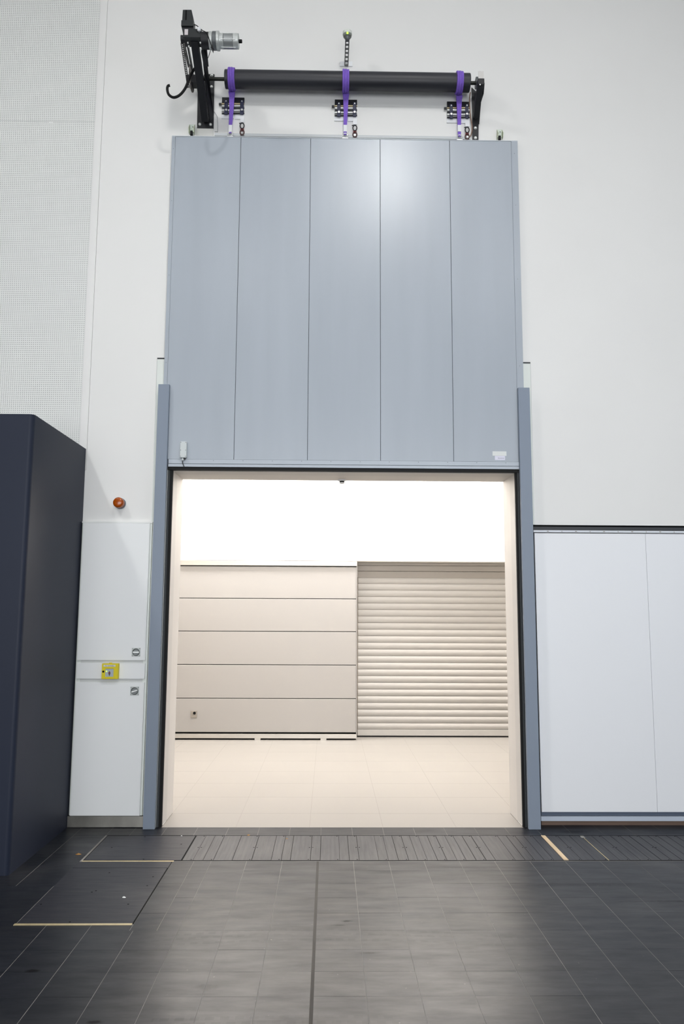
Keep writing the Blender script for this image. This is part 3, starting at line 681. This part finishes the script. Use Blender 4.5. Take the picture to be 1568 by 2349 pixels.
# second, thinner rib running from the plate foot up past the shaft
part('rib', MB().prism([at(480, 277, 6.68), at(488, 262, 6.68), at(478, 190, 6.45), at(468, 100, 6.12), at(460, 90, 6.08), at(466, 150, 6.3)], (.006, 0, 0)), blackp, db)
part('side_plate', MB().prism([at(463, 82, 6.12), at(472, 84, 6.12), at(476, 130, 6.22), at(478, 151, 6.28), at(467, 151, 6.26), at(461, 120, 6.16)], (0, .01, 0)), blackp, db)
hd0 = at(421, 88, 6.02); hd1 = at(463, 72, 6.02)
part('head_carrier', MB().box(hd0.x, hd1.x, 5.99, 6.11, hd0.z-.01, hd1.z), plast, db, .004)
for (u, v) in [(431, 99), (433, 107), (459.5, 99), (461, 113)]: bolt(db, at(u, v, 6.0), .006, .012, 0)
part('arm', MB().bar(at(429, 96, 6.06), at(441, 160, 6.33), .010, .05), blackp, db, .001)
# sprocket wheel on the shaft end, seen nearly edge-on, with hub
sc = Vector((at(438, 180, 6.50).x, RYc, tz))
spk = thing('chain_wheel', 'large thin chain wheel on the left end of the shaft', 'wheel', sc)
teeth = []
for k_ in range(48):
    r_ = .112 if k_ % 2 else .105; teeth.append((sc.x-.012, sc.y+r_*math.cos(2*math.pi*k_/48), sc.z+r_*math.sin(2*math.pi*k_/48)))
part('toothed_disc', MB().prism(teeth, (.012, 0, 0)), mat('worn_steel', (96, 92, 88), .5, metal=.3), spk)
part('hub', MB().cyl(sc+Vector((-.05, 0, 0)), sc+Vector((.04, 0, 0)), .034, 20), blackp, spk)
part('clamp', MB().box(sc.x-.012, sc.x+.05, RYc-.05, RYc+.04, tz-.07, tz-.035), blackp, spk, .003)
# small drive wheel and chain
dc = Vector((at(416.5, 93, 6.02).x, 6.05, at(416.5, 90, 6.05).z))
part('drive_wheel', MB().cyl(dc-Vector((.012, 0, 0)), dc+Vector((.03, 0, 0)), .030, 20), blackp, db)
ch = thing('drive_chain', 'dark roller chain from the motor down to the chain wheel', 'chain', dc)
cx_ = dc.x-.004
def links(p0_, p1_, nm):
    d_ = (p1_-p0_); L_ = d_.length; nn = int(L_/.020); d_.normalize(); out = []
    for i in range(nn):
        c_ = p0_+d_*(.020*i+.010); s__ = MB()
        s__.bar(c_-d_*.009, c_+d_*.009, .004, .013)
        vs_ = [Vector(v)+Vector((.0085, 0, 0)) for v in s__.v]; s__.v = [tuple(Vector(v)-Vector((.0085, 0, 0))) for v in s__.v]
        s__.add(vs_, [(3, 2, 1, 0), (4, 5, 6, 7), (0, 1, 5, 4), (1, 2, 6, 5), (2, 3, 7, 6), (3, 0, 4, 7)] if False else s__.f[:6])
        s__.cyl(c_-Vector((.010, 0, 0)), c_+Vector((.010, 0, 0)), .0042, 8)
        part('link', s__, mat('chain_dark', (40, 41, 40), .5, metal=.3), ch)
nrm = (sc-dc); nrm = Vector((0, nrm.z, -nrm.y)).normalized()
e0 = Vector((cx_, dc.y, dc.z)); e1 = Vector((sc.x-.03, sc.y, sc.z))
links(e0-nrm*.034*-1, e1-nrm*.10*-1, 0); links(e0-nrm*.034, e1-nrm*.10, 1)
# motor
my = 6.05; mz = at(500, 94, my).z
mo = thing('drive_motor', 'silver cylindrical gear motor pointing right above the tube', 'motor', (at(505, 94, my).x, my, mz))
mx = lambda p_: at(p_, 94, my).x
def seg(n_, p0_, p1_, r_, m_, sg=28, **kw): return part(n_, MB().lathe((mx(p0_), my, mz), (mx(p1_), my, mz), [(0, r_-.003), (.003, r_), (mx(p1_)-mx(p0_)-.003, r_), (mx(p1_)-mx(p0_), r_-.003)], sg), m_, mo, **kw)
seg('gearbox', 462, 482, .066, blackp); seg('flange', 480, 488, .070, mat('bright_cast', (200, 204, 202), .4, metal=.4))
seg('housing_ring', 488, 497, .072, gearm); seg('housing_ring', 497, 503.5, .076, MATS['bright_cast'])
seg('stator', 502, 513, .060, MATS['bright_cast']); seg('stator', 513, 535, .056, mat('ribbed_cast', (168, 172, 172), .35, metal=.5), 14); seg('stator', 535, 547.5, .060, MATS['bright_cast'])
seg('cable_plug', 547, 555, .015, rubber)
tb2 = MB()
for k_ in range(6):
    th = math.radians(60*k_+25); c_ = Vector((0, math.cos(th)*.060, math.sin(th)*.060)); tb2.cyl(Vector((mx(508), my, mz))+c_, Vector((mx(541), my, mz))+c_, .0035, 8)
part('tie_rod', tb2, zinc, mo)
part('bracket_fin', MB().prism([at(483, 108, 6.0), at(489, 121, 6.0), at(489.5, 112, 6.0), at(487, 100, 6.0)], (0, .01, 0)), blackp, mo)
# junction box
jb = thing('control_box', 'black plastic box standing on top of the drive bracket', 'box', (hd0.x, 6.05, hd1.z))
part('body', MB().prism([at(419, 22, 6.0), at(439, 22, 6.0), at(443, 40, 6.0), at(443, 62, 6.0), at(417, 62, 6.0), at(417, 50, 6.0)], (0, .10, 0)), plast, jb, .003)
part('lid_rim', MB().box(at(415.5, 52, 5.99).x, at(443.5, 52, 5.99).x, 5.985, 6.10, at(430, 60, 5.99).z, at(430, 47, 5.99).z), plast, jb, .003)
part('base', MB().prism([at(416, 58, 6.0), at(443.5, 58, 6.0), at(443.5, 70, 6.0), at(425, 70, 6.0), at(420, 80, 6.0)], (0, .09, 0)), blackp, jb)
part('groove', MB().box(at(425, 30, 5.998).x, at(428, 30, 5.998).x, 5.997, 6.0, at(426, 46, 6).z, at(426, 23, 6).z), gapm, jb)
part('type_label', MB().box(at(423, 74, 5.985).x, at(431, 74, 5.985).x, 5.984, 5.988, at(427, 80, 5.985).z, at(427, 67, 5.985).z), mat('label_pinkish', (206, 200, 202), .5), jb, label='pale label')
part('connector', MB().lathe(at(456.5, 72, 5.98), at(456.5, 64, 5.98), [(0, .010), (.01, .016), (.03, .015)], 14), tagm, jb, label='white connector')
part('cable', MB().tube([at(443, 57, 6.02), at(450, 58, 6.0), at(463, 69, 5.98), at(474, 76, 5.98), at(480, 92, 5.97), at(487, 110, 5.98), at(490, 113, 6.0)], .0035, 8), rubber, jb)
part('cable', MB().tube([at(443, 66, 6.02), at(449, 69, 6.0), at(453, 71, 5.98)], .003, 8), rubber, jb)
solo('thin_cable', MB().tube([at(481.5, 108, 6.05), at(482, 117, 6.1), at(478, 130, 6.2), at(474, 139, 6.3), at(472.5, 160, 6.5)], .0028, 8), rubber, 'thin black cable hanging from the silver motor', 'cable', at(481.5, 108, 6.05))
solo('thin_cable', MB().tube([at(489, 254, 6.69), at(495, 262, 6.692), at(498.5, 272, 6.692), at(499, 300, 6.694), at(497, 302, 6.694), at(492, 302, 6.694)], .0022, 6), mat('cable_grey', (150, 150, 152), .6), 'thin grey cable looping down the wall beside the drive bracket', 'cable', at(489, 254, 6.69))
# curved black hose
solo('flexible_hose', MB().tube([at(452, 150, 6.33), at(443, 162, 6.30), at(435, 177, 6.28), at(425, 202, 6.27), at(412, 218, 6.27), at(398, 223.5, 6.27), at(387, 217, 6.27), at(383.5, 205, 6.27), at(385, 197.5, 6.27), at(389.5, 196, 6.27)], .0115, 12), rubber, 'curved black hose hanging in a hook shape left of the drive bracket', 'hose', at(440, 165, 6.3))

# ------------------------------------------------------------------ bearing bracket (right)
rb = thing('bearing_bracket', 'black steel bearing bracket right of the dark tube', 'bracket', (1.34, WY, 6.1))
part('wall_plate', MB().prism([at(1083, 320.5, 6.688), at(1097, 320.5, 6.688), at(1097.5, 215, 6.688), at(1081, 200, 6.688), at(1082.5, 260, 6.688)], (0, .011, 0)), blackp, rb, .001)
r0, r1 = at(1091, 268, 6.665), at(1100.5, 193, 6.37)
part('arm', MB().bar(r0, r1, .048, .05), blackp, rb, .002)
part('rib', MB().prism([at(1096.5, 285, 6.68), at(1099, 240, 6.60), at(1107, 215, 6.45), at(1109, 190, 6.36), at(1104, 190, 6.36), at(1101, 232, 6.55)], (.008, 0, 0)), blackp, rb)
part('head_cap', MB().box(at(1095, 190, 6.36).x, at(1109.5, 190, 6.36).x, 6.34, 6.40, at(1100, 196, 6.36).z, at(1100, 183, 6.36).z), blackp, rb, .002)
part('end_plate', MB().box(at(1096, 170, 6.42).x, at(1108, 170, 6.42).x, 6.41, 6.417, at(1100, 184, 6.42).z, at(1100, 165, 6.42).z), mat('pale_plate', (214, 212, 208), .5), rb)
part('bearing', MB().cyl((B_.x+.055, RYc, tz), (B_.x+.078, RYc, tz), .052, 24), gearm, rb)
part('flange_plate', MB().prism([(B_.x+.080, RYc-.11, tz+.02), (B_.x+.080, RYc-.06, tz+.075), (B_.x+.080, RYc+.05, tz+.06), (B_.x+.080, RYc+.06, tz-.08), (B_.x+.080, RYc-.05, tz-.10)], (.008, 0, 0)), mat('dark_cast', (70, 70, 70), .5), rb)
for (u, v) in [(1090, 316), (1090, 293.5), (1089.5, 269.5)]: bolt(rb, at(u, v, 6.685))
bolt(rb, at(1100.5, 194, 6.338), .006, .004, 0)
solo('brown_cable', MB().tube([at(1078, 212, 6.68), at(1076.5, 228, 6.68), at(1077.5, 258, 6.675), at(1081.5, 284, 6.67), at(1082, 300, 6.67), at(1079, 311, 6.68), at(1076, 315, 6.685)], .005, 8), brownc, 'brown cable hanging beside the right bearing bracket', 'cable', at(1078, 212, 6.68))

# ------------------------------------------------------------------ guide clamps with rods on the wall + hanging links
for (u0, v0, lab, l2) in [(506, 223, 'dark wall clamp with steel rods behind the left sling', 'red and black hanging catch right of the left sling'),
                          (764.5, 228, 'dark wall clamp with steel rods behind the middle sling', 'red and black hanging catch right of the middle sling'),
                          (1022, 232.5, 'dark wall clamp with steel rods behind the right sling', 'red and black hanging catch right of the right sling')]:
    a = lambda u, v, Y: at(u0+u, v0+v, Y)
    g = thing('rod_clamp', lab, 'clamp', a(27, 38, WY), 'wall clamps behind the slings')
    def bx_(n_, u1, v1, u2, v2, y0, y1, m_, bv=0, lb=None):
        p_, q_ = a(u1, v1, y0), a(u2, v2, y0); return part(n_, MB().box(min(p_.x, q_.x), max(p_.x, q_.x), y0, y1, min(p_.z, q_.z), max(p_.z, q_.z)), m_, g, bv, lb)
    bx_('back_plate', 3, 0, 54, 13, 6.680, 6.697, blackp, .001)
    bx_('back_sheet', 2, 8, 54, 38, 6.690, 6.697, mat('sheet_pale', (216, 217, 214), .5))
    bx_('lower_sheet', 2, 38, 30, 49, 6.690, 6.698, tagm); bx_('lower_sheet', 33, 38, 54, 50, 6.690, 6.698, tagm)
    for v_, r_, m_ in ((15, .006, brass), (20.5, .010, zinc), (25, .006, slotm), (30.5, .010, zinc), (37, .0065, blackp)):
        part('rod', MB().cyl(a(-2 if v_ == 15 else 3, v_, 6.680), a(54, v_, 6.680), r_, 10), m_, g)
    for u_ in (12.5, 48.5):
        cl = bx_('clamp_lever', u_-4, 6, u_+4, 39, 6.668, 6.678, bluem, .004)
        q_ = a(u_, 29.5, 6.667); part('bolt', MB().cyl(q_, q_-Vector((0, .008, 0)), .010, 12), zinc, cl)
        q_ = a(u_, 9.5, 6.667); part('bolt', MB().cyl(q_, q_-Vector((0, .005, 0)), .006, 10), zinc, cl)
    part('end_nut', MB().cyl(a(-4, 16, 6.675), a(2, 16, 6.675), .011, 8), slotm, g)
    k_ = thing('hanging_catch', l2, 'catch', a(49, 80, 6.68), 'hanging catches beside the slings')
    p_, q_ = a(44.5, 57, 6.684), a(54, 38, 6.684)
    part('tab', MB().box(p_.x, q_.x, 6.684, 6.690, p_.z, q_.z), tagm, k_, .001)
    t_ = MB(); c_ = a(49, 65.5, 6.674); t_.ring(c_, .019, .005, sx=.95, sz=1.4)
    part('ring_link', t_, blackp, k_)
    c_ = a(49, 74, 6.674); part('red_link', MB().prism([c_+Vector(v) for v in [(-.016, 0, -.010), (.016, 0, -.010), (.014, 0, .012), (-.014, 0, .012)]], (0, .010, 0)), redm, k_, .002)
    t_ = MB(); c_ = a(49, 81, 6.674); t_.ring(c_, .018, .005, sx=1., sz=1.5); part('ring_link', t_, mat('link_dark_red', (70, 34, 32), .5), k_)
    c_ = a(49, 84, 6.684); part('pulley', MB().lathe(c_, c_-Vector((0, .016, 0)), [(0, .013), (.016, .009)], 20), zinc, k_)
    p_, q_ = a(45, 91, 6.67), a(53.5, 84, 6.67); part('eye_block', MB().box(p_.x, q_.x, 6.672, 6.684, 6.022, q_.z), gearm, k_, .002)
    part('pin', MB().cyl(a(42, 60, 6.68), a(46.5, 60, 6.68), .0035, 8), gapm, k_)
# small olive guide blocks at both top corners of the leaf
for (u, v, lab) in [(440.5, 285.5, 'small pale olive guide block above the left end of the door leaf'), (1145, 297, 'small pale olive guide block above the right end of the door leaf')]:
    a = lambda du, dv, Y: at(u+du, v+dv, Y)
    g = thing('guide_block', lab, 'block', a(0, 24, 6.69), 'guide blocks above the leaf')
    part('back_plate', MB().prism([a(-5, 0, 6.69), a(5, 0, 6.69), a(6, 18, 6.69), a(-5.5, 18, 6.69)], (0, .008, 0)), mat('pale_green_white', (214, 224, 214), .5), g, .001)
    for s in (-1, 1):
        part('cheek', MB().prism([a(s*5.2, 0, 6.688), a(s*5.2, 24, 6.688), a(s*5.2, 24, 6.688)+Vector((0, -.045, 0)), a(s*5.2, 15, 6.688)+Vector((0, -.055, 0))], (s*.004, 0, 0)), oliv, g)
    c0_ = a(-5, 24, 6.665); c1_ = a(5, 17.5, 6.665)
    part('roller', MB().box(c0_.x+.006, c1_.x-.012, 6.640, 6.665, 6.030, c1_.z), rubber, g, .002)
    q_ = a(1.5, 6, 6.689); part('screw', MB().cyl(q_, q_-Vector((0, .004, 0)), .004, 8), slotm, g)
# perforated arm with sensor head above the tube
g = thing('motion_sensor', 'grey slotted arm with a pale round sensor head above the middle sling', 'sensor', at(793, 146, WY))
p_, q_ = at(779, 151, 6.69), at(808, 141, 6.69)
part('wall_plate', MB().box(p_.x, q_.x, 6.690, 6.699, p_.z, q_.z), tagm, g, .001)
a0, a1 = at(794, 150, 6.685), at(796.2, 92, 6.46)
d_ = (a1-a0)
ax = MB()
for s in (-1, 1): ax.bar(a0+Vector((s*.0145, 0, 0)), a1+Vector((s*.0145, 0, 0)), .009, .006)
for t in (0.0, .17, .34, .5, .66, .82, .97): ax.bar(a0+d_*t-d_.normalized()*.008, a0+d_*t+d_.normalized()*.008, .034, .006)
part('slotted_arm', ax, mat('arm_grey', (132, 134, 130), .45, metal=.2), g)
q_ = at(794, 147, 6.68); part('bolt', MB().cyl(q_, q_-Vector((0, .01, 0)), .007, 8), zinc, g)
hc = at(796.3, 88, 6.44)
part('collar', MB().lathe(hc-Vector((0, 0, .018)), hc+Vector((0, 0, 1)), [(0, .014), (.010, .023), (.024, .026)], 24), gearm, g)
part('grille_ring', MB().lathe(hc+Vector((0, 0, .006)), hc+Vector((0, 0, 1)), [(0, .026), (.008, .036), (.024, .036)], 24), mat('head_grey', (120, 124, 116), .5), g)
part('head_body', MB().lathe(hc+Vector((0, 0, .030)), hc+Vector((0, 0, 1)), [(0, .036), (.004, .042), (.030, .042), (.040, .034), (.044, .015)], 24), mat('head_white', (222, 226, 220), .5), g)
part('status_light', MB().box(hc.x-.007, hc.x+.007, hc.y-.0395, hc.y-.034, hc.z+.014, hc.z+.034), ledg, g)
